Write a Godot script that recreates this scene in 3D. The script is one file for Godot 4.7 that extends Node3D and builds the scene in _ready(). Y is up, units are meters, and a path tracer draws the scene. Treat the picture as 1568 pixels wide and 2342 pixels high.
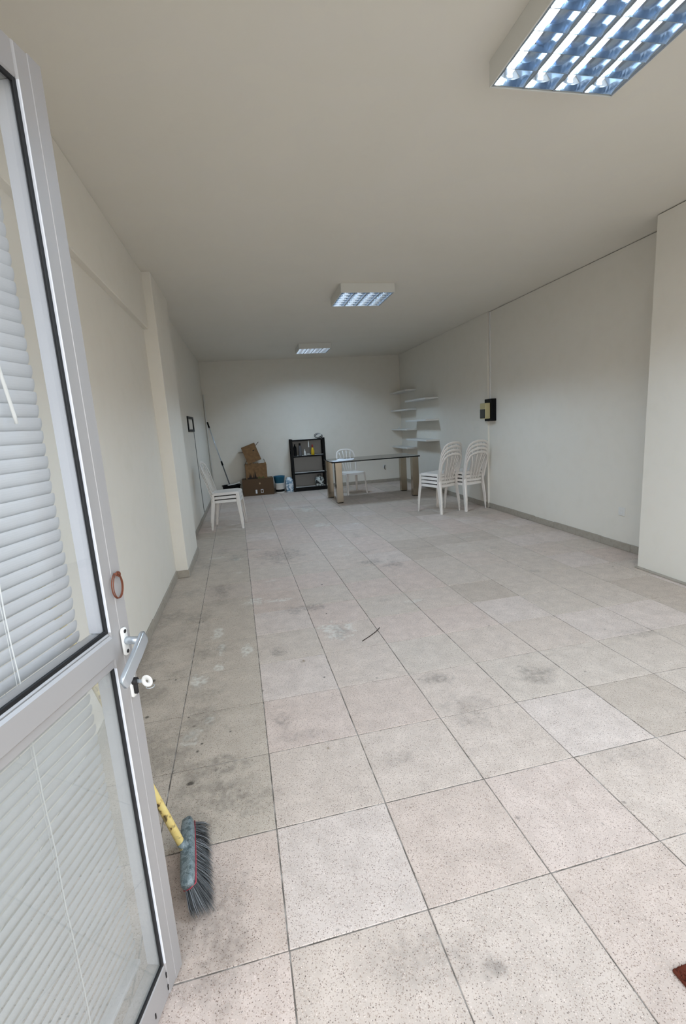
extends Node3D
# An empty shop seen from its doorway. Units: metres, y up. -z runs into the shop, walls follow x and z.

const H := 2.788            # ceiling
const XL := -0.37           # left wall
const XR := 3.92            # right wall, near part
const XR2 := 3.895          # right wall, far part (stands proud)
const ZB := -9.245          # back wall
const ZF := 0.80            # inner face of the shop front
const TILE := 0.40
const TURN := 0.020637      # the tile grid is laid a little askew of the walls

var M := {}
var rng := RandomNumberGenerator.new()
var names := {}

# ------------------------------------------------------------------ helpers
func numbered(n: String) -> String:
	if not names.has(n):
		names[n] = 0
		return n
	names[n] += 1
	return "%s_%03d" % [n, names[n]]

func mat(key: String, c: Color, rough := 0.6, metal := 0.0, spec := 0.5) -> StandardMaterial3D:
	var m := StandardMaterial3D.new()
	m.resource_name = key
	m.albedo_color = c
	m.roughness = rough
	m.metallic = metal
	m.metallic_specular = spec
	M[key] = m
	return m

func begin(smooth := false) -> SurfaceTool:
	var st := SurfaceTool.new()
	st.begin(Mesh.PRIMITIVE_TRIANGLES)
	st.set_smooth_group(0 if smooth else -1)
	return st

func tri(st: SurfaceTool, a: Vector3, b: Vector3, c: Vector3, out: Vector3) -> void:
	if (b - a).cross(c - a).dot(out) > 0.0:
		st.add_vertex(a); st.add_vertex(c); st.add_vertex(b)
	else:
		st.add_vertex(a); st.add_vertex(b); st.add_vertex(c)

func quad(st: SurfaceTool, a: Vector3, b: Vector3, c: Vector3, d: Vector3, out: Vector3) -> void:
	tri(st, a, b, c, out)
	tri(st, a, c, d, out)

func part(st: SurfaceTool, called: String, m: Material, parent: Node) -> MeshInstance3D:
	st.generate_normals()
	return put(st.commit(), called, m, parent)

func put(mesh: Mesh, called: String, m: Material, parent: Node) -> MeshInstance3D:
	var o := MeshInstance3D.new()
	o.name = numbered(called) if parent == self else called
	o.mesh = mesh
	o.material_override = m
	parent.add_child(o, true)
	return o

func thing(called: String, label: String, category: String, at := Vector3.ZERO, turn := 0.0, group := "") -> Node3D:
	var o := Node3D.new()
	o.name = numbered(called)
	add_child(o)
	o.position = at
	o.rotation.y = turn
	return tag(o, label, category, group)

func tag(o: Node3D, label: String, category: String, group := "") -> Node3D:
	o.set_meta("label", label)
	o.set_meta("category", category)
	if group != "":
		o.set_meta("group", group)
	return o

func structure(o: Node3D, label := "", category := "") -> Node3D:
	o.set_meta("kind", "structure")
	if label != "":
		o.set_meta("label", label)
		o.set_meta("category", category)
	return o

# bevelled box between two corners
func box(st: SurfaceTool, lo: Vector3, hi: Vector3, bevel := 0.0, t := Transform3D()) -> void:
	var c := (lo + hi) / 2.0
	var h := (hi - lo) / 2.0
	var b := minf(bevel, minf(h.x, minf(h.y, h.z)) * 0.9)
	var centre := t * c
	for i in 3:
		var j := (i + 1) % 3
		var k := (i + 2) % 3
		for s in [-1.0, 1.0]:
			var q: Array[Vector3] = []
			for e in [[-1.0, -1.0], [1.0, -1.0], [1.0, 1.0], [-1.0, 1.0]]:
				var v := Vector3.ZERO
				v[i] = s * h[i]
				v[j] = e[0] * (h[j] - b)
				v[k] = e[1] * (h[k] - b)
				q.append(t * (c + v))
			var o := Vector3.ZERO
			o[i] = s
			quad(st, q[0], q[1], q[2], q[3], t.basis * o)
		if b > 0.0:
			for sj in [-1.0, 1.0]:
				for sk in [-1.0, 1.0]:
					var q: Array[Vector3] = []
					for e in [[0, -1.0], [0, 1.0], [1, 1.0], [1, -1.0]]:
						var v := Vector3.ZERO
						v[i] = e[1] * (h[i] - b)
						v[j] = sj * (h[j] - (0.0 if e[0] == 0 else b))
						v[k] = sk * (h[k] - (b if e[0] == 0 else 0.0))
						q.append(t * (c + v))
					var o := Vector3.ZERO
					o[j] = sj
					o[k] = sk
					quad(st, q[0], q[1], q[2], q[3], t.basis * o)
	if b > 0.0:
		for sx in [-1.0, 1.0]:
			for sy in [-1.0, 1.0]:
				for sz in [-1.0, 1.0]:
					var p := Vector3(sx * h.x, sy * h.y, sz * h.z)
					tri(st, t * (c + p - Vector3(0, sy, sz) * b), t * (c + p - Vector3(sx, 0, sz) * b), t * (c + p - Vector3(sx, sy, 0) * b), t.basis * p)

func box_part(called: String, lo: Vector3, hi: Vector3, bevel: float, m: Material, parent: Node, t := Transform3D()) -> MeshInstance3D:
	var st := begin()
	box(st, lo, hi, bevel, t)
	return part(st, called, m, parent)

# a strip of rounded section swept along points; w across, th along the reference direction
func sweep(st: SurfaceTool, pts: Array, ref: Vector3, w: Array, th: Array, n := 8, power := 1.0) -> void:
	var rings := []
	for i in pts.size():
		var tan: Vector3 = (pts[mini(i + 1, pts.size() - 1)] - pts[maxi(i - 1, 0)]).normalized()
		var nn := (ref - tan * ref.dot(tan)).normalized()
		var bb := tan.cross(nn)
		var wi: float = w[mini(i, w.size() - 1)] / 2.0
		var ti: float = th[mini(i, th.size() - 1)] / 2.0
		var ring: Array[Vector3] = []
		for k in n:
			var a := TAU * (k + 0.5) / n
			var cx := signf(cos(a)) * pow(absf(cos(a)), power)
			var cy := signf(sin(a)) * pow(absf(sin(a)), power)
			ring.append(pts[i] + bb * cx * wi + nn * cy * ti)
		rings.append(ring)
	for i in rings.size() - 1:
		for k in n:
			var k2 := (k + 1) % n
			var mid: Vector3 = (rings[i][k] + rings[i][k2]) / 2.0
			quad(st, rings[i][k], rings[i][k2], rings[i + 1][k2], rings[i + 1][k], mid - pts[i])
	for e in [0, rings.size() - 1]:
		var o: Vector3 = pts[e] - pts[1 if e == 0 else e - 1]
		for k in n:
			tri(st, pts[e], rings[e][k], rings[e][(k + 1) % n], o)

func tube(st: SurfaceTool, pts: Array, r: float, n := 8) -> void:
	var d: Vector3 = pts[pts.size() - 1] - pts[0]
	var ref := Vector3.UP if absf(d.normalized().y) < 0.8 else Vector3(0.31, 0, 0.95)
	sweep(st, pts, ref, [2.0 * r], [2.0 * r], n)

# lathe about y: profile of (radius, height)
func lathe(st: SurfaceTool, prof: Array, n := 16, t := Transform3D(), squash := Vector3.ONE) -> void:
	for i in prof.size() - 1:
		var a: Vector2 = prof[i]
		var b: Vector2 = prof[i + 1]
		var side := Vector2(b.y - a.y, a.x - b.x)
		for k in n:
			var u := TAU * k / n
			var v := TAU * (k + 1) / n
			var pa := t * (Vector3(cos(u) * a.x, a.y, sin(u) * a.x) * squash)
			var pb := t * (Vector3(cos(v) * a.x, a.y, sin(v) * a.x) * squash)
			var pc := t * (Vector3(cos(v) * b.x, b.y, sin(v) * b.x) * squash)
			var pd := t * (Vector3(cos(u) * b.x, b.y, sin(u) * b.x) * squash)
			var o := t.basis * Vector3(cos(u) * side.x, side.y, sin(u) * side.x)
			if a.x > 1e-5:
				tri(st, pa, pb, pc, o)
			if b.x > 1e-5:
				tri(st, pa, pc, pd, o)

# a ring bent round an ellipse in the x-y plane
func hoop(st: SurfaceTool, c: Vector3, rx: float, ry: float, r: float, t := Transform3D(), n := 28, m := 7) -> void:
	for i in n:
		for k in m:
			var q: Array[Vector3] = []
			var mid: Array[Vector3] = []
			for e in [[i, k], [i + 1, k], [i + 1, k + 1], [i, k + 1]]:
				var a: float = TAU * (e[0] % n) / n
				var b: float = TAU * (e[1] % m) / m
				var d := Vector3(cos(a), sin(a), 0)
				var p := c + Vector3(cos(a) * rx, sin(a) * ry, 0)
				q.append(t * (p + d * cos(b) * r + Vector3(0, 0, sin(b) * r)))
				mid.append(t * p)
			quad(st, q[0], q[1], q[2], q[3], q[0] + q[2] - mid[0] - mid[2])

# ------------------------------------------------------------------ textures
func noise(seed_: int, freq: float, octaves := 3) -> FastNoiseLite:
	var n := FastNoiseLite.new()
	n.seed = seed_
	n.frequency = freq
	n.fractal_octaves = octaves
	return n

func noise_tex(seed_: int, freq: float, stops: Array, size := 512, octaves := 4) -> NoiseTexture2D:
	var t := NoiseTexture2D.new()
	t.width = size
	t.height = size
	t.seamless = true
	t.noise = noise(seed_, freq, octaves)
	var g := Gradient.new()
	var off := PackedFloat32Array()
	var col := PackedColorArray()
	for s in stops:
		off.append(s[0])
		col.append(s[1])
	g.offsets = off
	g.colors = col
	t.color_ramp = g
	return t

# terrazzo: stone chips in a pale cement; 1024 px = 0.8 m
func terrazzo() -> ImageTexture:
	var n := 1024
	var d := PackedByteArray()
	d.resize(n * n * 3)
	var soft := noise(5, 0.006, 4)
	for y in n:
		for x in n:
			var v := 216 + int(soft.get_noise_2d(x, y) * 16.0)
			var i := (y * n + x) * 3
			d[i] = v
			d[i + 1] = v - 6
			d[i + 2] = v - 14
	var r := RandomNumberGenerator.new()
	r.seed = 77
	var kinds := [[226, 220, 212], [236, 231, 225], [206, 196, 184], [186, 174, 163], [164, 151, 140], [136, 124, 115], [104, 95, 89]]
	var share := [0.22, 0.30, 0.50, 0.70, 0.86, 0.96, 1.0]
	for c in 40000:
		var pick := r.randf()
		var k := 0
		while share[k] < pick:
			k += 1
		var cx := r.randi() % n
		var cy := r.randi() % n
		var ra := r.randf_range(1.2, 3.4) if k < 4 else r.randf_range(1.1, 2.9)
		var rb := ra * r.randf_range(0.4, 0.85)
		var a := r.randf() * TAU
		var ca := cos(a)
		var sa := sin(a)
		var m := int(ceil(ra))
		var col: Array = kinds[k]
		var dv := r.randi_range(-8, 8)
		for yy in range(-m, m + 1):
			for xx in range(-m, m + 1):
				var u := (xx * ca + yy * sa) / ra
				var w := (yy * ca - xx * sa) / rb
				if absf(u) + absf(w) * 0.8 + (u * u + w * w) * 0.3 < 1.05:
					var i := (posmod(cy + yy, n) * n + posmod(cx + xx, n)) * 3
					d[i] = clampi(col[0] + dv, 0, 255)
					d[i + 1] = clampi(col[1] + dv, 0, 255)
					d[i + 2] = clampi(col[2] + dv, 0, 255)
	return ImageTexture.create_from_image(Image.create_from_data(n, n, false, Image.FORMAT_RGB8, d))

const STAIN_LO := Vector2(-0.5, -9.4)
const STAIN_SIZE := Vector2(4.6, 10.6)
# dirt, plaster splashes, smears and crumbs that lie on the floor, where they lie: kind, x, z, half width, half length
const STAINS := [["w", 0.025, -1.538, 0.054, 0.096], ["w", 0.093, -2.156, 0.042, 0.101], ["w", 0.302, -1.817, 0.044, 0.072], ["w", 0.13, -1.887, 0.022, 0.086],
	["w", 0.128, -1.657, 0.026, 0.043], ["w", 0.035, -1.008, 0.052, 0.07], ["w", 0.11, -1.137, 0.03, 0.043], ["w", 0.902, -1.924, 0.1, 0.13], ["w", 0.992, -1.914, 0.029, 0.092],
	["w", 1.346, -5.35, 0.126, 0.142], ["w", 0.882, -7.021, 0.216, 0.16], ["w", 1.299, -6.685, 0.137, 0.2], ["w", 1.817, -5.196, 0.067, 0.083], ["w", 0.19, -4.017, 0.047, 0.07],
	["w", 0.565, -2.631, 0.138, 0.039], ["w", 0.354, -2.68, 0.07, 0.079], ["d", 0.5, -1.732, 0.075, 0.08], ["d", 0.217, -0.588, 0.17, 0.15], ["d", 0.468, -1.011, 0.06, 0.09],
	["d", 0.072, -0.745, 0.05, 0.035], ["d", 0.174, -0.793, 0.14, 0.08], ["d", 1.717, -3.193, 0.118, 0.106], ["d", 1.309, -1.15, 0.089, 0.06], ["d", 1.811, -1.035, 0.128, 0.092],
	["d", 0.906, 0.164, 0.06, 0.03], ["d", 1.537, -3.349, 0.162, 0.112], ["d", 0.663, -3.991, 0.276, 0.337], ["d", 0.75, -2.387, 0.194, 0.103], ["k", -0.203, -1.25, 0.018, 0.019],
	["k", -0.237, -1.612, 0.025, 0.031], ["k", 0.105, -2.403, 0.026, 0.022], ["k", -0.028, -2.392, 0.016, 0.02], ["k", -0.112, -1.582, 0.01, 0.013], ["k", 0.061, -0.719, 0.024, 0.02],
	["k", 0.877, -2.225, 0.012, 0.02], ["k", 0.948, -2.869, 0.015, 0.025], ["k", 0.716, -1.35, 0.009, 0.009], ["k", 0.005, -1.187, 0.011, 0.011], ["k", 0.088, -0.961, 0.012, 0.013],
	["k", 0.073, -0.912, 0.012, 0.015], ["k", 0.212, -1.013, 0.008, 0.01], ["k", 2.248, -0.539, 0.011, 0.013], ["b", 0.636, -0.77, 0.013, 0.014], ["b", 0.624, -1.565, 0.015, 0.021]]

func stains() -> ImageTexture:
	var w := 880
	var h := 2028
	var per := Vector2(w / STAIN_SIZE.x, h / STAIN_SIZE.y)
	var im := Image.create_empty(w, h, false, Image.FORMAT_RGBA8)
	im.fill(Color(0.36, 0.34, 0.31, 0.0))
	var r := RandomNumberGenerator.new()
	r.seed = 9
	var grain := noise(21, 0.16, 4)
	var edge := noise(22, 0.045, 5)
	var col := {"w": Color(0.89, 0.875, 0.84), "d": Color(0.30, 0.28, 0.255), "k": Color(0.14, 0.12, 0.10), "b": Color(0.45, 0.36, 0.22)}
	var top := {"w": 0.62, "d": 0.46, "k": 0.8, "b": 0.7}
	var all: Array = STAINS.duplicate()
	for i in 200:     # crumbs and scuffs strewn over the rest
		all.append(["k" if i % 3 else "d", r.randf_range(-0.36, 3.9), r.randf_range(-9.2, 0.7), r.randf_range(0.002, 0.006), r.randf_range(0.002, 0.007)])
	for i in 34:
		all.append(["d", r.randf_range(-0.3, 3.85), r.randf_range(-9.1, 0.3), r.randf_range(0.05, 0.22), r.randf_range(0.04, 0.16)])
	for i in 40:
		all.append(["w", r.randf_range(-0.3, 3.2), r.randf_range(-8.6, -2.2), r.randf_range(0.03, 0.12), r.randf_range(0.01, 0.05)])
	for i in 44:      # the trodden strip along the left wall
		all.append(["d", r.randf_range(-0.34, 0.22), r.randf_range(-4.5, 0.0), r.randf_range(0.06, 0.2), r.randf_range(0.08, 0.2)])
	for n in all.size():
		var s: Array = all[n]
		var c := (Vector2(s[1], s[2]) - STAIN_LO) * per
		var small := 0.55 if s[0] == "k" else 1.0
		var e := Vector2(maxf(s[3] * per.x * small, 1.2), maxf(s[4] * per.y * small, 1.2))
		var far := 1.0 if n < STAINS.size() else 0.55
		for y in range(int(c.y - e.y * 1.5), int(c.y + e.y * 1.5) + 1):
			for x in range(int(c.x - e.x * 1.5), int(c.x + e.x * 1.5) + 1):
				if x < 0 or y < 0 or x >= w or y >= h:
					continue
				var d := Vector2((x - c.x) / e.x, (y - c.y) / e.y).length() + edge.get_noise_3d(x, y, n * 31.0) * (0.75 if s[0] == "d" else 1.1)
				var a := clampf((1.0 - d) * (2.6 if s[0] != "d" else 1.6), 0.0, 1.0)
				if a <= 0.0:
					continue
				var g := clampf(0.62 + grain.get_noise_3d(x, y, n * 17.0) * (0.9 if s[0] == "d" else 1.4), 0.0, 1.0)
				a *= top[s[0]] * far * (g if s[0] != "k" else 1.0)
				var old := im.get_pixel(x, y)
				if a > 0.01:
					var sum := a + old.a * (1.0 - a)
					var cc: Color = col[s[0]]
					var k := a / sum
					im.set_pixel(x, y, Color(lerpf(old.r, cc.r, k), lerpf(old.g, cc.g, k), lerpf(old.b, cc.b, k), sum))
	return ImageTexture.create_from_image(im)

# ------------------------------------------------------------------ scene
func _ready() -> void:
	rng.seed = 4
	var cam := Camera3D.new()
	cam.name = "camera"
	add_child(cam)
	cam.transform = Transform3D(Basis(Vector3(0.9772992, -0.0622782, 0.2025036), Vector3(0.0978075, 0.9804941, -0.1704849), Vector3(-0.1879361, 0.1864211, 0.9643273)), Vector3(0.42, 1.385, 1.034))
	cam.fov = 95.27
	cam.near = 0.02
	cam.far = 200.0
	cam.current = true

	var we := WorldEnvironment.new()
	we.name = "surroundings"
	var env := Environment.new()
	env.background_mode = Environment.BG_SKY
	var sky := Sky.new()
	var sm := ProceduralSkyMaterial.new()      # an even overcast sky
	sm.sky_top_color = Color(0.86, 0.90, 0.94)
	sm.sky_horizon_color = Color(0.92, 0.92, 0.91)
	sm.ground_horizon_color = Color(0.55, 0.54, 0.52)
	sm.ground_bottom_color = Color(0.45, 0.44, 0.42)
	sm.sky_energy_multiplier = 1.0
	sky.sky_material = sm
	env.sky = sky
	env.background_energy_multiplier = 5.7
	env.tonemap_mode = Environment.TONE_MAPPER_LINEAR
	env.tonemap_exposure = 1.0
	env.sdfgi_enabled = true
	env.ssao_enabled = true
	env.ssil_enabled = true
	we.environment = env
	add_child(we)

	materials()
	shell()
	skirting()
	floor_tiles()
	shop_front()
	door_leaf()
	venetian_blind()
	var spots := [["rectangular fluorescent ceiling light nearest the doorway, cut off by the picture's edge", Vector3(1.824, 0, -0.701)],
		["middle one of the three fluorescent ceiling lights", Vector3(1.806, 0, -4.248)], ["farthest fluorescent ceiling light, close to the back wall", Vector3(1.762, 0, -7.71)]]
	for s in spots:
		ceiling_light(s[0], s[1])
	desk()
	chairs()
	shelves()
	rack()
	boxes()
	tub_and_pole()
	wall_things()
	broom()
	small_things()

func materials() -> void:
	var wall := mat("wall_paint", Color(0.905, 0.88, 0.835), 0.75, 0.0, 0.35)
	wall.albedo_texture = noise_tex(3, 0.008, [[0.0, Color(0.985, 0.985, 0.98)], [0.5, Color(1, 1, 1)], [1.0, Color(0.99, 0.988, 0.985)]])
	wall.uv1_triplanar = true
	wall.uv1_world_triplanar = true
	wall.uv1_scale = Vector3.ONE * 0.6
	var ceil := mat("ceiling_paint", Color(0.905, 0.88, 0.835), 0.8, 0.0, 0.3)
	ceil.albedo_texture = noise_tex(4, 0.006, [[0.0, Color(0.99, 0.99, 0.985)], [1.0, Color(1, 1, 1)]])
	ceil.uv1_triplanar = true
	ceil.uv1_world_triplanar = true
	ceil.uv1_scale = Vector3.ONE * 0.4
	var grout := mat("grout", Color(1, 1, 1), 0.95)
	grout.albedo_texture = noise_tex(15, 0.02, [[0.0, Color(0.32, 0.30, 0.27)], [0.4, Color(0.46, 0.43, 0.40)], [0.6, Color(0.58, 0.55, 0.52)], [1.0, Color(0.74, 0.72, 0.69)]])
	grout.uv1_triplanar = true
	grout.uv1_world_triplanar = true
	grout.uv1_scale = Vector3.ONE * 1.3
	mat("concrete", Color(0.62, 0.60, 0.57), 0.9)
	var tz := terrazzo()
	var dirt := stains()
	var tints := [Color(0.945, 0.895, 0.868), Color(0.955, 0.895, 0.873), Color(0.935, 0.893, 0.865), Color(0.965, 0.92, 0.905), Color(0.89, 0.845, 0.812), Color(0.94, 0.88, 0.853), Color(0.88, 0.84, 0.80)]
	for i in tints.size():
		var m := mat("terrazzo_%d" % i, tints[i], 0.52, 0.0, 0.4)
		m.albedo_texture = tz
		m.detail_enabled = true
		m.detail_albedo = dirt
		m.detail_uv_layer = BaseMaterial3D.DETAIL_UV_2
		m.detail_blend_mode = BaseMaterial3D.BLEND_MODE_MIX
	var sk := mat("skirting", Color(0.66, 0.625, 0.575), 0.7)
	sk.albedo_texture = noise_tex(8, 0.03, [[0.0, Color(0.93, 0.92, 0.90)], [0.6, Color(1, 1, 1)], [1.0, Color(0.96, 0.95, 0.94)]], 256)
	sk.uv1_triplanar = true
	sk.uv1_world_triplanar = true
	sk.uv1_scale = Vector3.ONE * 2.0
	mat("aluminium", Color(0.66, 0.645, 0.64), 0.45, 0.25)
	mat("lit_edge", Color(0.84, 0.84, 0.86), 0.3)  # paler than the aluminium: light on the stile edges put into the colour
	mat("gasket", Color(0.035, 0.037, 0.05), 0.6)
	mat("dark_metal", Color(0.16, 0.15, 0.15), 0.5, 0.5)
	mat("steel", Color(0.80, 0.83, 0.86), 0.28, 0.85)
	mat("white_plastic", Color(0.88, 0.87, 0.85), 0.42)
	mat("chair_plastic", Color(0.90, 0.87, 0.84), 0.38)
	mat("blind_slat", Color(0.77, 0.775, 0.79), 0.45)
	mat("cord", Color(0.88, 0.88, 0.87), 0.8)
	mat("copper", Color(0.46, 0.26, 0.18), 0.5, 0.4)
	mat("fixture_paint", Color(0.86, 0.85, 0.82), 0.5)
	mat("louver_metal", Color(0.70, 0.75, 0.81), 0.15, 1.0)
	var tube_m := mat("lamp_tube", Color(0.95, 0.97, 1.0), 0.4)
	tube_m.emission_enabled = true
	tube_m.emission = Color(0.90, 0.95, 1.0)
	tube_m.emission_energy_multiplier = 5.0
	mat("black_glass", Color(0.03, 0.03, 0.032), 0.08)
	mat("brushed_steel", Color(0.70, 0.65, 0.58), 0.17, 0.95)
	mat("black_plastic", Color(0.03, 0.03, 0.032), 0.5, 0.0, 0.3)
	mat("grey_panel", Color(0.60, 0.58, 0.56), 0.7)
	var cb := mat("cardboard", Color(0.53, 0.40, 0.26), 0.85)
	cb.albedo_texture = noise_tex(12, 0.02, [[0.0, Color(0.82, 0.8, 0.78)], [1.0, Color(1, 1, 1)]], 256)
	cb.uv1_triplanar = true
	cb.uv1_scale = Vector3.ONE * 2.0
	mat("cardboard_dark", Color(0.34, 0.255, 0.17), 0.9)
	mat("print_brown", Color(0.13, 0.085, 0.05), 0.8)
	mat("print_green", Color(0.30, 0.34, 0.16), 0.8)
	mat("tape", Color(0.60, 0.50, 0.36), 0.3)
	mat("paper", Color(0.90, 0.90, 0.91), 0.8)
	mat("teal_plastic", Color(0.05, 0.34, 0.45), 0.35)
	mat("cream_plastic", Color(0.72, 0.67, 0.50), 0.5)
	mat("brown_window", Color(0.07, 0.055, 0.04), 0.15)
	mat("yellow_plastic", Color(0.80, 0.66, 0.05), 0.35)
	mat("red_plastic", Color(0.55, 0.06, 0.05), 0.4)
	mat("grey_plastic", Color(0.33, 0.33, 0.34), 0.4)
	var mat_m := mat("coir", Color(0.42, 0.17, 0.08), 0.95)
	mat_m.vertex_color_use_as_albedo = true
	mat("twig", Color(0.20, 0.15, 0.11), 0.9)
	var glass := mat("pane_glass", Color(0.9, 0.95, 0.95, 0.03), 0.0)
	glass.transparency = BaseMaterial3D.TRANSPARENCY_ALPHA
	var dusty_glare := mat("dusty_glare_glass", Color(0.74, 0.75, 0.73, 0.25), 0.02)  # dust film, made milkier to stand in for reflected daylight
	dusty_glare.transparency = BaseMaterial3D.TRANSPARENCY_ALPHA

# ------------------------------------------------------------------ the room
func shell() -> void:
	# left wall with its pilaster and the shallow beam under the ceiling
	var wl := box_part("wall_left", Vector3(XL - 0.2, -0.1, ZB - 0.2), Vector3(XL, H + 0.02, ZF + 0.15), 0.0, M.wall_paint, self)
	structure(wl, "white painted left wall with a shallow pilaster", "wall")
	box_part("pilaster", Vector3(XL - 0.02, -0.02, -4.50), Vector3(-0.257, H, -3.585), 0.004, M.wall_paint, wl)
	box_part("beam", Vector3(XL - 0.02, 2.31, -3.585), Vector3(-0.328, H, ZF), 0.004, M.wall_paint, wl)
	# right wall: a near leaf that stops just short of the ceiling, a far part that stands proud, and the big pier
	var wr := box_part("wall_right", Vector3(XR + 0.04, -0.1, ZB - 0.2), Vector3(XR + 0.24, H + 0.02, ZF + 0.15), 0.0, M.wall_paint, self)
	structure(wr, "white painted right wall with the fuse box", "wall")
	box_part("wall_leaf", Vector3(XR, -0.02, -5.34), Vector3(XR + 0.045, H - 0.007, ZF), 0.0, M.wall_paint, wr)
	box_part("proud_leaf", Vector3(XR2, -0.02, ZB), Vector3(XR + 0.045, H, -5.34), 0.003, M.wall_paint, wr)
	structure(box_part("wall_pier", Vector3(3.632, -0.02, -2.279), Vector3(XR, H - 0.007, ZF), 0.004, M.wall_paint, self), "white painted pier standing forward of the right wall", "pier")
	structure(box_part("wall_back", Vector3(XL - 0.2, -0.1, ZB - 0.2), Vector3(XR + 0.24, H + 0.02, ZB), 0.0, M.wall_paint, self), "white painted back wall", "wall")
	structure(box_part("ceiling", Vector3(XL - 0.25, H, ZB - 0.25), Vector3(XR + 0.3, H + 0.22, ZF + 0.2), 0.0, M.ceiling_paint, self), "plain off-white ceiling", "ceiling")
	structure(box_part("trim_1", Vector3(3.602, 0.0, -2.279), Vector3(3.632, 0.014, ZF), 0.003, M.skirting, self), "rough mortar strip along the foot of the right pier", "trim")

func skirting() -> void:
	var runs := [["baseboard_left", [[Vector3(XL, 0, ZF), Vector3(XL, 0, -3.585), Vector3(1, 0, 0)], [Vector3(XL, 0, -3.585), Vector3(-0.247, 0, -3.585), Vector3(0, 0, 1)],
			[Vector3(-0.257, 0, -3.585), Vector3(-0.257, 0, -4.5), Vector3(1, 0, 0)], [Vector3(XL, 0, -4.5), Vector3(XL, 0, ZB), Vector3(1, 0, 0)]], "low grey tile baseboard along the left wall"],
		["baseboard_right", [[Vector3(XR, 0, -2.279), Vector3(XR, 0, -5.34), Vector3(-1, 0, 0)], [Vector3(XR2, 0, -5.33), Vector3(XR2, 0, ZB), Vector3(-1, 0, 0)]], "low grey tile baseboard along the right wall"],
		["baseboard_back", [[Vector3(XL + 0.01, 0, ZB), Vector3(XR2 - 0.01, 0, ZB), Vector3(0, 0, 1)]], "low grey tile baseboard along the back wall"]]
	for r in runs:
		var root := Node3D.new()
		root.name = numbered(r[0])
		add_child(root)
		structure(root, r[2], "baseboard")
		for s in r[1]:
			var a: Vector3 = s[0]
			var along: Vector3 = s[1] - a
			var out: Vector3 = s[2]
			var n := maxi(1, int(round(along.length() / 0.4)))
			for i in n:
				var p := a + along * (float(i) / n)
				var q := a + along * (float(i + 1) / n) - along.normalized() * (0.003 if n > 1 else 0.0)
				var tall := 0.074 + rng.randf_range(-0.004, 0.004)
				var lo := p - out * 0.004
				var hi := q + out * (0.0105 + rng.randf_range(0.0, 0.002)) + Vector3(0, tall, 0)
				box_part("skirting_tile", Vector3(minf(lo.x, hi.x), 0.0, minf(lo.z, hi.z)), Vector3(maxf(lo.x, hi.x), tall, maxf(lo.z, hi.z)), 0.003, M.skirting, root)

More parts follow.
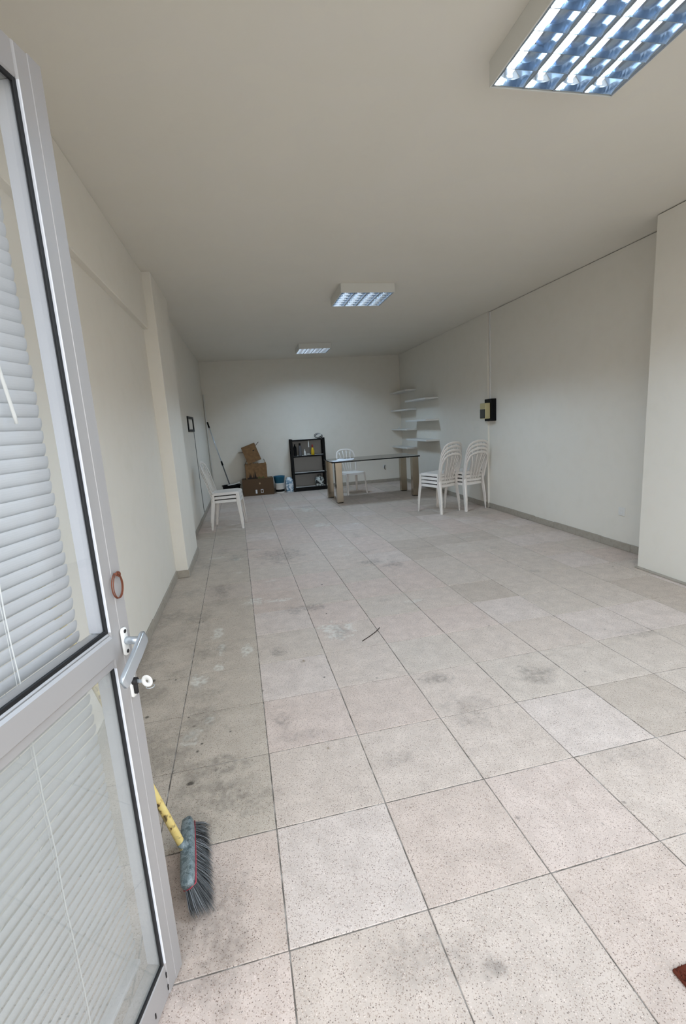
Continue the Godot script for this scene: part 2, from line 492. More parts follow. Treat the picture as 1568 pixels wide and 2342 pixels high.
func floor_tiles() -> void:
	var f := box_part("floor", Vector3(XL - 0.1, -0.12, ZB - 0.1), Vector3(XR + 0.1, -0.0022, ZF + 0.15), 0.0, M.grout, self)
	structure(f, "floor of square speckled terrazzo tiles with dark joints", "floor")
	var room := PackedVector2Array([Vector2(XL, ZF), Vector2(XL, -3.585), Vector2(-0.257, -3.585), Vector2(-0.257, -4.5), Vector2(XL, -4.5), Vector2(XL, ZB), Vector2(XR2, ZB), Vector2(XR2, -5.34), Vector2(XR, -5.34), Vector2(XR, -2.279), Vector2(3.632, -2.279), Vector2(3.632, ZF)])
	var turn := Transform2D(-TURN, Vector2.ZERO)
	var tints := [[0, 0, 1, 3, 2, 5], [2, 2, 0, 3, 4, 2]]
	for row in range(-2, 25):
		for c in range(-2, 11):
			# tile between grid lines c..c+1 and row..row+1, row counting into the shop
			var lo := Vector2(c * TILE, -(row + 1) * TILE) + Vector2.ONE * 0.0021
			var hi := Vector2((c + 1) * TILE, -row * TILE) - Vector2.ONE * 0.0021
			var poly := PackedVector2Array()
			for p in [lo, Vector2(hi.x, lo.y), hi, Vector2(lo.x, hi.y)]:
				poly.append(turn * (p + Vector2(rng.randf_range(-0.0008, 0.0008), rng.randf_range(-0.0008, 0.0008))))
			var off := Vector2(rng.randf(), rng.randf())
			var spin := rng.randi() % 4
			var set_: Array = tints[1 if c >= 5 and rng.randf() < 0.7 else 0]
			var tint: int = set_[rng.randi() % set_.size()]
			if c <= 0 and row >= 1 and row < 14:      # dirty tiles along the left wall, the door's shade painted into their tint too
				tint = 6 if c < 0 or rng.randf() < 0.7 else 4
			var y := rng.randf_range(-0.0005, 0.0003)
			for piece in Geometry2D.intersect_polygons(poly, room):
				var inner: Array = Geometry2D.offset_polygon(piece, -0.0014, Geometry2D.JOIN_MITER)
				if inner.size() != 1 or inner[0].size() != piece.size():
					continue
				var area := 0.0
				for i in piece.size():
					area += piece[i].cross(piece[(i + 1) % piece.size()])
				if absf(area) < 0.002:
					continue
				var st := begin()
				var top: PackedVector2Array = inner[0]
				# line up the inset outline with the outer one
				var shift := 0
				for i in top.size():
					if top[i].distance_squared_to(piece[0]) < top[shift].distance_squared_to(piece[0]):
						shift = i
				var mid := Vector2.ZERO
				for p in piece:
					mid += p / piece.size()
				var v := func(p: Vector2, h: float) -> void:
					var q := p.rotated(spin * PI / 2.0) / 0.8 + off
					st.set_uv(q)
					st.set_uv2((p - STAIN_LO) / STAIN_SIZE)
					st.add_vertex(Vector3(p.x, h, p.y))
				var idx := Geometry2D.triangulate_polygon(top)
				for i in range(0, idx.size(), 3):
					var t3 := [top[idx[i]], top[idx[i + 1]], top[idx[i + 2]]]
					var cr: float = (t3[1] - t3[0]).cross(t3[2] - t3[0])
					# seen from above (y up, x right, z towards us) clockwise is a positive cross product in x-z
					for k in ([0, 1, 2] if cr > 0 else [0, 2, 1]):
						v.call(t3[k], y)
				var m := piece.size()
				for i in m:
					var a := piece[i]
					var b := piece[(i + 1) % m]
					var ta := top[(i + shift) % m]
					var tb := top[(i + 1 + shift) % m]
					for s in [[[ta, y], [tb, y], [b, y - 0.0012], [a, y - 0.0012]], [[a, y - 0.0012], [b, y - 0.0012], [b, -0.006], [a, -0.006]]]:
						var p0 := Vector3(s[0][0].x, s[0][1], s[0][0].y)
						var p1 := Vector3(s[1][0].x, s[1][1], s[1][0].y)
						var p2 := Vector3(s[2][0].x, s[2][1], s[2][0].y)
						var o := Vector3((a + b).x / 2.0 - mid.x, 0.001, (a + b).y / 2.0 - mid.y)
						var order := [0, 2, 1, 0, 3, 2] if (p1 - p0).cross(p2 - p0).dot(o) > 0.0 else [0, 1, 2, 0, 2, 3]
						for k in order:
							v.call(s[k][0], s[k][1])
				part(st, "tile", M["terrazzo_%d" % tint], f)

func shop_front() -> void:
	# the shop front behind the lens: wall with a door opening, a transom and a wide show window, all letting in the overcast daylight
	var st := begin()
	for b in [[XL - 0.2, 0.0, -0.17, H], [-0.17, 2.62, 0.76, H], [-0.17, 2.10, 0.76, 2.16], [0.76, 0.0, 0.86, H], [0.86, 0.0, 3.46, 0.30], [0.86, 2.55, 3.46, H], [3.46, 0.0, XR + 0.24, H]]:
		box(st, Vector3(b[0], b[1], ZF), Vector3(b[2], b[3], ZF + 0.15))
	structure(part(st, "wall_front", M.wall_paint, self), "shop front wall around the doorway", "wall")
	for w in [["window_1", 0.86, 3.46, 0.30, 2.55, 2], ["window_2", -0.17, 0.76, 2.16, 2.62, 1]]:
		var fr := begin()
		var n: int = w[5]
		var step: float = (w[2] - w[1]) / n
		box(fr, Vector3(w[1], w[3], ZF + 0.04), Vector3(w[2], w[3] + 0.05, ZF + 0.1), 0.003)
		box(fr, Vector3(w[1], w[4] - 0.05, ZF + 0.04), Vector3(w[2], w[4], ZF + 0.1), 0.003)
		for i in n + 1:
			var x: float = clampf(w[1] + step * i, w[1] + 0.025, w[2] - 0.025)
			box(fr, Vector3(x - 0.025, w[3] + 0.05, ZF + 0.04), Vector3(x + 0.025, w[4] - 0.05, ZF + 0.1), 0.003)
		var o := part(fr, w[0], M.aluminium, self)
		structure(o, "aluminium framed shop window behind the viewer" if n == 2 else "aluminium framed transom window over the doorway", "window")
		for i in n:
			box_part("pane", Vector3(w[1] + step * i + 0.03, w[3] + 0.05, ZF + 0.068), Vector3(w[1] + step * (i + 1) - 0.03, w[4] - 0.05, ZF + 0.072), 0.0, M.pane_glass, o)
	var df := begin()
	box(df, Vector3(-0.17, 0.0, ZF + 0.005), Vector3(-0.135, 2.10, ZF + 0.1), 0.003)
	box(df, Vector3(0.73, 0.0, ZF + 0.005), Vector3(0.76, 2.10, ZF + 0.1), 0.003)
	box(df, Vector3(-0.135, 2.07, ZF + 0.005), Vector3(0.73, 2.10, ZF + 0.1), 0.003)
	structure(part(df, "trim_2", M.aluminium, self), "aluminium door frame around the doorway", "trim")
	structure(box_part("ground", Vector3(-20, -0.25, ZF + 0.15), Vector3(25, -0.03, 30), 0.0, M.concrete, self), "pale pavement outside the doorway", "ground")

# ------------------------------------------------------------------ the open door leaf
func door_frame_axes() -> Transform3D:
	# x from the hinge to the free edge, y up, z out of the face that is seen
	var th := deg_to_rad(17.0)
	var d := Vector3(-sin(th), 0, cos(th))
	return Transform3D(Basis(-d, Vector3.UP, Vector3(cos(th), 0, sin(th))), Vector3(0.116, 0, -0.03) + d * 0.85)

func door_leaf() -> void:
	var root := Node3D.new()
	root.name = "door_1"
	add_child(root)
	root.transform = door_frame_axes()
	structure(root, "open aluminium glazed door at the left, blind behind its panes", "door")
	var w := 0.86
	for x in [[0.0, 0.07], [w - 0.068, w]]:
		var st := begin()
		box(st, Vector3(x[0], 0.008, -0.045), Vector3(x[1], 2.06, 0.0), 0.004)
		var ox: float = x[1] - 0.034 if x[0] > 0.1 else x[0]
		box(st, Vector3(ox, 0.010, -0.002), Vector3(ox + 0.034, 2.058, 0.0012), 0.001)
		var stile := part(st, "stile", M.aluminium, root)
		var bx: float = x[0] if x[0] > 0.1 else x[1]
		for y in [[0.107, 0.899], [0.981, 1.997]]:
			box_part("lit_bead", Vector3(bx - 0.001, y[0], -0.006), Vector3(bx + 0.0022, y[1], 0.0022), 0.0012, M.lit_edge, stile)  # pale strip, the light caught by the stile edge painted as its colour
			var back: float = bx if x[0] > 0.1 else bx + 0.004
			box_part("lit_reveal", Vector3(back - 0.004, y[0], -0.044), Vector3(back, y[1], -0.0135), 0.001, M.lit_edge, stile)  # added strip, its pale colour stands for daylight on the stile's inner face
	for y in [[0.012, 0.105, "bottom_rail"], [0.900, 0.980, "middle_rail"], [1.998, 2.058, "top_rail"]]:
		var st := begin()
		box(st, Vector3(0.07, y[0], -0.045), Vector3(w - 0.068, y[1], -0.001), 0.003)
		if y[2] == "middle_rail":
			box(st, Vector3(0.07, 0.921, -0.004), Vector3(w - 0.0685, 0.976, 0.007), 0.005)
		part(st, y[2], M.aluminium, root)
	for p in [[0.105, 0.900, "dusty_glare_glass"], [0.980, 1.998, "pane_glass"]]:
		box_part("glass_pane", Vector3(0.068, p[0] - 0.004, -0.012), Vector3(w - 0.066, p[1] + 0.004, -0.008), 0.0, M[p[2]], root)
		var x0 := 0.07
		var x1 := w - 0.068
		for g in [[x0, p[0], x0 + 0.009, p[1]], [x1 - 0.009, p[0], x1, p[1]], [x0 + 0.009, p[0], x1 - 0.009, p[0] + 0.009], [x0 + 0.009, p[1] - 0.009, x1 - 0.009, p[1]]]:
			if p[1] < 1.0 and g[1] > 0.8:
				continue        # the middle rail overhangs this one
			box_part("gasket", Vector3(g[0], g[1], -0.0085), Vector3(g[2], g[3], -0.003), 0.001, M.gasket, root)
	for s in [[0.790, 0.074], [0.790, 0.036], [0.728, 0.043]]:
		box_part("screw", Vector3(s[0] - 0.002, s[1] - 0.007, -0.002), Vector3(s[0] + 0.002, s[1] + 0.007, 0.0008), 0.0005, M.dark_metal, root)
	# lever handle on its narrow plate, and the lock below
	var plate := begin(true)
	sweep(plate, [Vector3(0.832, 0.911, 0.0045), Vector3(0.832, 0.916, 0.0045), Vector3(0.832, 0.969, 0.0045), Vector3(0.832, 0.974, 0.0045)], Vector3(0, 0, 1), [0.012, 0.022, 0.022, 0.012], [0.007], 10, 0.7)
	part(plate, "handle_plate", M.white_plastic, root)
	for y in [0.919, 0.966]:
		var s := begin(true)
		lathe(s, [Vector2(0.0, 0.0006), Vector2(0.0042, 0.0004), Vector2(0.0045, -0.001)], 10, Transform3D(Basis(Vector3.RIGHT, PI / 2), Vector3(0.832, y, 0.0085)))
		part(s, "plate_screw", M.dark_metal, root)
	var lev := begin(true)
	tube(lev, [Vector3(0.832, 0.944, 0.006), Vector3(0.832, 0.944, 0.045)], 0.0085, 14)
	sweep(lev, [Vector3(0.843, 0.951, 0.045), Vector3(0.837, 0.948, 0.046), Vector3(0.80, 0.928, 0.048), Vector3(0.743, 0.897, 0.049), Vector3(0.736, 0.893, 0.049)], Vector3(0, 0, 1), [0.026, 0.031, 0.032, 0.031, 0.025], [0.009, 0.011, 0.011, 0.011, 0.008], 16, 0.25)
	part(lev, "lever_handle", M.steel, root)
	var lock := begin(true)
	sweep(lock, [Vector3(0.836, 0.806, 0.004), Vector3(0.836, 0.811, 0.004), Vector3(0.836, 0.857, 0.004), Vector3(0.836, 0.862, 0.004)], Vector3(0, 0, 1), [0.012, 0.022, 0.022, 0.012], [0.006], 10, 0.7)
	part(lock, "lock_plate", M.white_plastic, root)
	var cyl := begin(true)
	lathe(cyl, [Vector2(0.0, 0.0), Vector2(0.0078, 0.0), Vector2(0.0085, -0.001), Vector2(0.0085, -0.016)], 16, Transform3D(Basis(Vector3.RIGHT, PI / 2), Vector3(0.836, 0.843, 0.016)))
	box(cyl, Vector3(0.832, 0.812, 0.004), Vector3(0.840, 0.842, 0.0155), 0.003)
	part(cyl, "lock_cylinder", M.dark_metal, root)

	# the key in the lock, with a second one hanging from its ring
	var key := thing("key", "silver key with a round head stuck in the door lock", "key")
	key.transform = door_frame_axes() * Transform3D(Basis(), Vector3(0.836, 0.843, 0.016))
	var kb := begin()
	box(kb, Vector3(-0.0011, -0.004, -0.014), Vector3(0.0011, 0.004, 0.012), 0.0005)
	part(kb, "blade", M.steel, key)
	var kh := begin(true)
	var face := Transform3D(Basis(Vector3.BACK, PI / 2), Vector3(0.0012, 0, 0.023))
	lathe(kh, [Vector2(0.0035, 0.0), Vector2(0.0125, 0.0), Vector2(0.0135, 0.0012), Vector2(0.0125, 0.0024), Vector2(0.0035, 0.0024), Vector2(0.0035, 0.0)], 18, face, Vector3(1.1, 1, 1))
	part(kh, "head", M.white_plastic, key)
	var kr := begin(true)
	hoop(kr, Vector3(0, 0, 0), 0.009, 0.009, 0.0009, Transform3D(Basis(Vector3.RIGHT, PI / 2), Vector3(0.0, -0.013, 0.029)), 18, 5)
	part(kr, "key_ring", M.steel, key)

	# ring of rusty wire hung on the stile
	var ring := thing("wire_ring", "rusty copper-brown wire ring hanging on the door stile above the handle", "wire ring")
	ring.transform = door_frame_axes() * Transform3D(Basis(), Vector3(0.832, 1.071, 0.0065))
	var rg := begin(true)
	hoop(rg, Vector3.ZERO, 0.0185, 0.0275, 0.0014)
	hoop(rg, Vector3(0.0012, -0.0010, 0.0024), 0.0176, 0.0268, 0.0011)
	part(rg, "loop", M.copper, ring)
	var kn := begin(true)
	hoop(kn, Vector3(0.004, 0.026, 0.003), 0.0055, 0.0040, 0.0017, Transform3D(), 14, 5)
	hoop(kn, Vector3(0.009, 0.023, 0.003), 0.0040, 0.0048, 0.0016, Transform3D(), 14, 5)
	tube(kn, [Vector3(-0.006, 0.029, 0.001), Vector3(0.003, 0.0255, 0.004), Vector3(0.012, 0.0195, 0.003)], 0.0016, 6)
	part(kn, "twisted_end", M.copper, ring)

func venetian_blind() -> void:
	var root := thing("venetian_blind", "pale grey venetian blind hanging behind the glazed door", "blind")
	root.transform = door_frame_axes()
	var zb := -0.069
	var x0 := 0.075
	var x1 := 0.789
	# one slat: a shallow arched strip with rounded ends, tilted shut
	var tilt := deg_to_rad(77.0)
	var slat := begin(true)
	var n := 6
	var len := x1 - x0
	var sec := []
	for i in n + 1:
		var u := (float(i) / n - 0.5) * 0.0265
		var a := 0.0022 * (1.0 - pow(u / 0.01325, 2.0))
		# u runs across the slat, a is its arch
		sec.append(Vector2(u * cos(tilt) - a * sin(tilt) * -1.0, u * sin(tilt) + a * cos(tilt) * -1.0))
	var xs := [0.0, 0.0015, 0.005, len - 0.005, len - 0.0015, len]
	var cut := [0.55, 0.85, 1.0, 1.0, 0.85, 0.55]
	for k in xs.size() - 1:
		for i in n:
			var q: Array[Vector3] = []
			for e in [[k, i], [k + 1, i], [k + 1, i + 1], [k, i + 1]]:
				var s: Vector2 = sec[e[1]]
				var f: float = cut[e[0]]
				q.append(Vector3(xs[e[0]], s.y * f, s.x * f))
			var nrm := (q[1] - q[0]).cross(q[3] - q[0])
			if nrm.z < 0.0:
				nrm = -nrm
			for t in [0.00035, -0.00035]:
				var d: Vector3 = nrm.normalized() * t
				quad(slat, q[0] + d, q[1] + d, q[2] + d, q[3] + d, d)
	slat.generate_normals()
	var mesh := slat.commit()
	var y := 0.145
	while y < 1.885:
		var o := put(mesh, "slat", M.blind_slat, root)
		o.position = Vector3(x0 + rng.randf_range(-0.0015, 0.0015), y, zb)
		o.rotation.x = rng.randf_range(-0.02, 0.02)
		y += 0.0245
	box_part("head_rail", Vector3(x0 - 0.005, 1.905, zb - 0.013), Vector3(x1 + 0.005, 1.935, zb + 0.013), 0.003, M.blind_slat, root)
	box_part("bottom_rail", Vector3(x0, 0.112, zb - 0.011), Vector3(x1, 0.124, zb + 0.011), 0.003, M.blind_slat, root)
	for x in [0.20, 0.604]:
		for dz in [-0.0125, 0.0125]:
			var st := begin(true)
			tube(st, [Vector3(x, 0.118, zb + dz), Vector3(x, 1.91, zb + dz)], 0.0006, 5)
			part(st, "ladder_cord", M.cord, root)
	var pull := begin(true)
	var pts := []
	for i in 30:
		pts.append(Vector3(0.85 - 0.245 + sin(i * 1.3) * 0.0012, 1.90 - i * 0.061, zb + 0.0175 + cos(i * 2.1) * 0.0006))
	tube(pull, pts, 0.0012, 6)
	part(pull, "pull_cord", M.cord, root)
	var wand := begin(true)
	sweep(wand, [Vector3(0.85 - 0.232, 1.905, zb + 0.019), Vector3(0.85 - 0.145, 1.432, zb + 0.019), Vector3(0.85 - 0.1435, 1.42, zb + 0.019)], Vector3(0, 0, 1), [0.007, 0.008, 0.007], [0.005], 8)
	part(wand, "wand", M.white_plastic, root)

# ------------------------------------------------------------------ lamps
func ceiling_light(label: String, at: Vector3) -> void:
	var t := thing("ceiling_light", label, "ceiling light", Vector3(at.x, H, at.z), 0.0, "fluorescent ceiling lights")
	t.rotation.y = 0.0
	var a := 0.288
	var d := 0.092
	var st := begin()
	for b in [[-a, -a, -a + 0.006, a], [a - 0.006, -a, a, a], [-a + 0.006, -a, a - 0.006, -a + 0.006], [-a + 0.006, a - 0.006, a - 0.006, a]]:
		box(st, Vector3(b[0], -d, b[1]), Vector3(b[2], 0.0, b[3]), 0.001)
	box(st, Vector3(-a + 0.006, -0.012, -a + 0.006), Vector3(a - 0.006, 0.0, a - 0.006))
	part(st, "housing", M.fixture_paint, t)
	var pitch := 0.139
	for i in 4:
		var x := (i - 1.5) * pitch
		var tb := begin(true)
		var ends := Transform3D(Basis(Vector3.RIGHT, PI / 2), Vector3(x, -0.040, -0.262))
		lathe(tb, [Vector2(0.0, 0.0), Vector2(0.011, 0.0), Vector2(0.013, 0.003), Vector2(0.013, 0.521), Vector2(0.011, 0.524), Vector2(0.0, 0.524)], 14, ends)
		part(tb, "lamp_tube", M.lamp_tube, t)
		for s in [-1.0, 1.0]:
			box_part("lamp_holder", Vector3(x - 0.014, -0.062, s * 0.273 - 0.009), Vector3(x + 0.014, -0.012, s * 0.273 + 0.009), 0.003, M.white_plastic, t)
		var l := AreaLight3D.new()
		l.name = "tube_light"
		l.light_color = Color(0.77, 0.89, 1.0)
		l.light_energy = LAMP
		l.area_size = Vector2(0.026, 0.52)
		l.area_range = 30.0
		l.area_attenuation = 2.0
		l.shadow_enabled = true
		t.add_child(l, true)
		l.transform = Transform3D(Basis(Vector3.RIGHT, -PI / 2), Vector3(x, -0.0545, 0))
	# lengthwise reflectors: a narrow foot that flares up to meet its neighbour
	for i in 5:
		var x := (i - 2.0) * pitch
		var rf := begin(true)
		var prof := [Vector2(0.004, -d + 0.001), Vector2(0.007, -0.075), Vector2(0.015, -0.052), Vector2(0.032, -0.030), Vector2(0.056, -0.016)]
		for s in [-1.0, 1.0]:
			if (i == 0 and s < 0.0) or (i == 4 and s > 0.0):
				continue
			for k in prof.size() - 1:
				var p: Vector2 = prof[k]
				var q: Vector2 = prof[k + 1]
				quad(rf, Vector3(x + s * p.x, p.y, -0.278), Vector3(x + s * p.x, p.y, 0.278), Vector3(x + s * q.x, q.y, 0.278), Vector3(x + s * q.x, q.y, -0.278), Vector3(s, -0.8, 0))
		quad(rf, Vector3(x - 0.004, -d + 0.001, -0.278), Vector3(x - 0.004, -d + 0.001, 0.278), Vector3(x + 0.004, -d + 0.001, 0.278), Vector3(x + 0.004, -d + 0.001, -0.278), Vector3.DOWN)
		part(rf, "reflector", M.louver_metal, t)
	# cross blades between the reflectors, arched under each tube
	for i in 4:
		for k in 7:
			var x := (i - 1.5) * pitch
			var z := (k - 3.0) * 0.0905
			var bl := begin()
			var m := 8
			for j in m:
				var u0 := -1.0 + 2.0 * j / m
				var u1 := -1.0 + 2.0 * (j + 1) / m
				var w := pitch / 2.0 - 0.005
				var low := -d + 0.001
				for s in [-1.0, 1.0]:
					var y0 := -0.072 + 0.024 * u0 * u0
					var y1 := -0.072 + 0.024 * u1 * u1
					quad(bl, Vector3(x + u0 * w, low, z + s * 0.0015), Vector3(x + u1 * w, low, z + s * 0.0015), Vector3(x + u1 * w, y1, z + s * 0.0065), Vector3(x + u0 * w, y0, z + s * 0.0065), Vector3(0, 0, s))
				quad(bl, Vector3(x + u0 * w, low, z - 0.0015), Vector3(x + u1 * w, low, z - 0.0015), Vector3(x + u1 * w, low, z + 0.0015), Vector3(x + u0 * w, low, z + 0.0015), Vector3.DOWN)
			part(bl, "louver_blade", M.louver_metal, t)

const LAMP := 0.88

# ------------------------------------------------------------------ furniture
func desk() -> void:
	var t := thing("desk", "long desk with a thin black top on steel box legs", "desk", Vector3(2.635, 0, -7.36))
	box_part("desk_top", Vector3(-0.805, 0.715, -0.42), Vector3(0.805, 0.735, 0.43), 0.003, M.black_glass, t)
	for p in [[-0.685, 0.34], [0.731, 0.33], [-0.725, -0.36], [0.741, -0.36]]:
		var leg := box_part("leg", Vector3(p[0] - 0.058, 0.012, p[1] - 0.058), Vector3(p[0] + 0.058, 0.715, p[1] + 0.058), 0.004, M.brushed_steel, t)
		box_part("foot", Vector3(p[0] - 0.05, 0.0, p[1] - 0.05), Vector3(p[0] + 0.05, 0.012, p[1] + 0.05), 0.002, M.black_plastic, leg)
	for p in [[Vector3(1.98, 0.735, -7.06), 0.35, "sheet of white paper at the left front corner of the desk"], [Vector3(2.14, 0.736, -7.27), -0.5, "crumpled white paper on the desk behind another sheet"]]:
		var o := thing("paper_sheet", p[2], "paper", p[0], p[1], "papers on the desk")
		var st := begin(true)
		var nn := noise(int(p[1] * 100.0) + 200, 4.0)
		var g := 6
		for i in g:
			for j in g:
				var q: Array[Vector3] = []
				for e in [[i, j], [i + 1, j], [i + 1, j + 1], [i, j + 1]]:
					var x: float = (float(e[0]) / g - 0.5) * 0.297
					var z: float = (float(e[1]) / g - 0.5) * 0.21
					q.append(Vector3(x, 0.004 + maxf(-0.003, nn.get_noise_2d(x, z) * 0.012), z))
				quad(st, q[0], q[1], q[2], q[3], Vector3.UP)
				var dn := Vector3(0, -0.0006, 0)
				quad(st, q[0] + dn, q[1] + dn, q[2] + dn, q[3] + dn, Vector3.DOWN)
		part(st, "sheet", M.paper, o)

func leg_shape(sx: float, top: Vector3, foot: Vector3, sz: float) -> SurfaceTool:
	# an L-shaped tapering shell, open to the inside, so that chairs nest
	var st := begin()
	var th := 0.0032
	var rings := []
	for e in [[foot, 0.030], [foot.lerp(top, 0.5), 0.036], [top, 0.046]]:
		var p: Vector3 = e[0]
		var a: float = e[1]
		var r := []
		for q in [Vector2(0, 0.3), Vector2(0.3, 0), Vector2(1, 0), Vector2(1, th / a), Vector2(0.36, th / a), Vector2(th / a, 0.36), Vector2(th / a, 1), Vector2(0, 1)]:
			r.append(p + Vector3(-sx * q.x * a, 0, -sz * q.y * a))
		rings.append(r)
	var cw := sx * sz
	for i in 2:
		for k in 8:
			var k2 := (k + 1) % 8
			var e: Vector3 = rings[i][k2] - rings[i][k]
			var o := Vector3(e.z, 0, -e.x) * cw
			quad(st, rings[i][k], rings[i][k2], rings[i + 1][k2], rings[i + 1][k], o)
	for e in [[0, Vector3.DOWN], [2, Vector3.UP]]:
		var r: Array = rings[e[0]]
		quad(st, r[0], r[1], r[4], r[5], e[1])
		quad(st, r[1], r[2], r[3], r[4], e[1])
		quad(st, r[0], r[5], r[6], r[7], e[1])
	return st

func seat_outline(inset: float, n := 40) -> Array:
	var out := []
	for k in n:
		var a := TAU * k / n
		var c := signf(cos(a)) * pow(absf(cos(a)), 0.32)
		var s := signf(sin(a)) * pow(absf(sin(a)), 0.32)
		var wide := 0.197 + 0.008 * s - inset      # a little wider at the front
		out.append(Vector3(c * wide, 0, s * (0.197 - inset) + 0.006))
	return out

func make_chair() -> Node3D:
	var t := thing("plastic_chair", "", "chair")
	# seat
	var st := begin(true)
	var rings := []
	for e in [[0.0035, -0.036], [-0.001, -0.038], [-0.002, -0.010], [0.002, -0.002], [0.012, 0.0], [0.03, -0.004], [0.09, -0.011], [0.15, -0.013]]:
		var r := []
		for p in seat_outline(e[0]):
			var v: Vector3 = p
			r.append(v + Vector3(0, 0.425 + e[1] + v.z * 0.03 - 0.012 * pow(maxf(0.0, v.z - 0.12) / 0.08, 2.0), 0))
		rings.append(r)
	var c0 := Vector3(0, 0.20, 0)
	for i in rings.size() - 1:
		var n: int = rings[i].size()
		for k in n:
			var k2 := (k + 1) % n
			var mid: Vector3 = rings[i][k]
			quad(st, rings[i][k], rings[i][k2], rings[i + 1][k2], rings[i + 1][k], mid - c0)
	var last: Array = rings[rings.size() - 1]
	var cen := Vector3(0, 0.412, 0.006)
	for k in last.size():
		tri(st, cen, last[k], last[(k + 1) % last.size()], Vector3.UP)
	# the underside, a thin shell below the top
	var inner: Array = rings[0]
	for k in inner.size():
		var a: Vector3 = inner[k]
		var b: Vector3 = inner[(k + 1) % inner.size()]
		var up := Vector3(0, 0.018, 0)
		quad(st, a, b, b + up, a + up, cen - a)
		tri(st, Vector3(0, 0.405, 0.006), a + up, b + up, Vector3.DOWN)
	part(st, "seat", M.chair_plastic, t)
	# legs
	for s in [[1.0, 1.0], [-1.0, 1.0], [1.0, -1.0], [-1.0, -1.0]]:
		var sx: float = s[0]
		var l: SurfaceTool
		if s[1] > 0.0:
			l = leg_shape(sx, Vector3(sx * 0.203, 0.412, 0.200), Vector3(sx * 0.222, 0.0, 0.232), 1.0)
		else:
			l = leg_shape(sx, Vector3(sx * 0.192, 0.406, -0.188), Vector3(sx * 0.208, 0.0, -0.236), -1.0)
		part(l, "leg", M.chair_plastic, t)
	# back: an arched frame with a fan of slats
	var bk := begin(true)
	var arch := []
	for i in 23:
		var u := float(i) / 22.0 * 2.0 - 1.0     # -1 left foot, 0 crown, 1 right foot
		var v := absf(u)
		var y: float
		var x: float
		if v > 0.42:
			var f := (1.0 - v) / 0.58
			y = 0.405 + f * 0.345
			x = lerpf(0.182, 0.197, sin(f * PI / 2.0))
		else:
			var f := v / 0.42
			y = 0.75 + 0.108 * sqrt(maxf(0.0, 1.0 - pow(f, 2.6)))
			x = 0.197 * f
		arch.append(back_at(signf(u) * x, y))
	sweep(bk, arch, Vector3(0, 0.35, 1), [0.036], [0.010], 8, 0.6)
	for k in 4:
		var f := (k - 1.5) / 1.5
		var pts := []
		for i in 7:
			var u := float(i) / 6.0
			pts.append(back_at(f * lerpf(0.072, 0.128, u * u), lerpf(0.412, 0.838 - 0.03 * f * f, u)))
		sweep(bk, pts, Vector3(0, 0.35, 1), [0.026, 0.022, 0.022, 0.022, 0.024, 0.027, 0.03], [0.007], 6, 0.7)
	sweep(bk, [back_at(-0.18, 0.418), back_at(0.0, 0.412), back_at(0.18, 0.418)], Vector3(0, 0.35, 1), [0.03], [0.009], 6, 0.7)
	part(bk, "backrest", M.chair_plastic, t)
	return t

func back_at(x: float, y: float) -> Vector3:
	var h := y - 0.405
	return Vector3(x, y, -0.172 - 0.29 * h - 0.06 * h * h + 0.35 * x * x * clampf(h * 4.0, 0.0, 1.0))

func chairs() -> void:
	var first := make_chair()
	var used := false
	var stacks := [[Vector3(0.070, 0, -5.90), 84.0, "white plastic chair, %s of the stack by the left wall", "chairs stacked by the left wall", 3],
		[Vector3(3.166, 0, -5.475), -155.0, "white plastic chair, %s of the stack next to the desk", "chairs stacked next to the desk", 4],
		[Vector3(3.592, 0, -5.480), -162.0, "white plastic chair, %s of the stack against the right wall", "chairs stacked against the right wall", 4]]
	for s in stacks:
		var n: int = s[4]
		for k in n:
			var o: Node3D = first
			if used:
				o = first.duplicate()
				o.name = numbered("plastic_chair")
				add_child(o)
			used = true
			o.rotation.y = deg_to_rad(s[1])
			o.position = s[0] + Vector3(0, 0.0535 * k, 0)
			tag(o, s[2] % ["lowest", "topmost" if k == n - 1 else "second from the bottom", "topmost" if k == n - 1 else "third from the bottom", "topmost"][k], "chair", s[3])
	var one := first.duplicate()
	one.name = numbered("plastic_chair")
	add_child(one)
	one.position = Vector3(2.42, 0, -8.05)
	one.rotation.y = deg_to_rad(12.0)
	one.remove_meta("group")
	tag(one, "single white plastic chair standing behind the desk", "chair")

func shelves() -> void:
	var which := ["lowest", "second lowest", "second highest", "highest"]
	var ya := [0.792, 1.172, 1.578, 1.962]
	for i in 4:
		var o := thing("wall_shelf", "%s of the four white floating shelves in the back right corner" % which[i], "shelf", Vector3(XR2, ya[i], -8.745), 0.0, "floating shelves on the right wall")
		box_part("board", Vector3(-0.237, -0.016, -0.5), Vector3(0.0, 0.016, 0.5), 0.003, M.white_plastic, o)
	var yb := [0.975, 1.345, 1.735]
	which = ["lowest", "middle one", "highest"]
	for i in 3:
		var o := thing("wall_shelf", "%s of the three nearer white floating shelves on the right wall" % which[i], "shelf", Vector3(XR2, yb[i], -7.675), 0.0, "floating shelves on the right wall")
		box_part("board", Vector3(-0.253, -0.016, -0.553), Vector3(0.0, 0.016, 0.553), 0.003, M.white_plastic, o)

func bottle(called: String, label: String, at: Vector3, prof: Array, m: Material, cap: Array, cm: Material) -> Node3D:
	var t := thing(called, label, "bottle", at)
	var st := begin(true)
	lathe(st, prof, 14)
	part(st, "body", m, t)
	var cs := begin(true)
	lathe(cs, cap, 12)
	part(cs, "cap", cm, t)
	return t

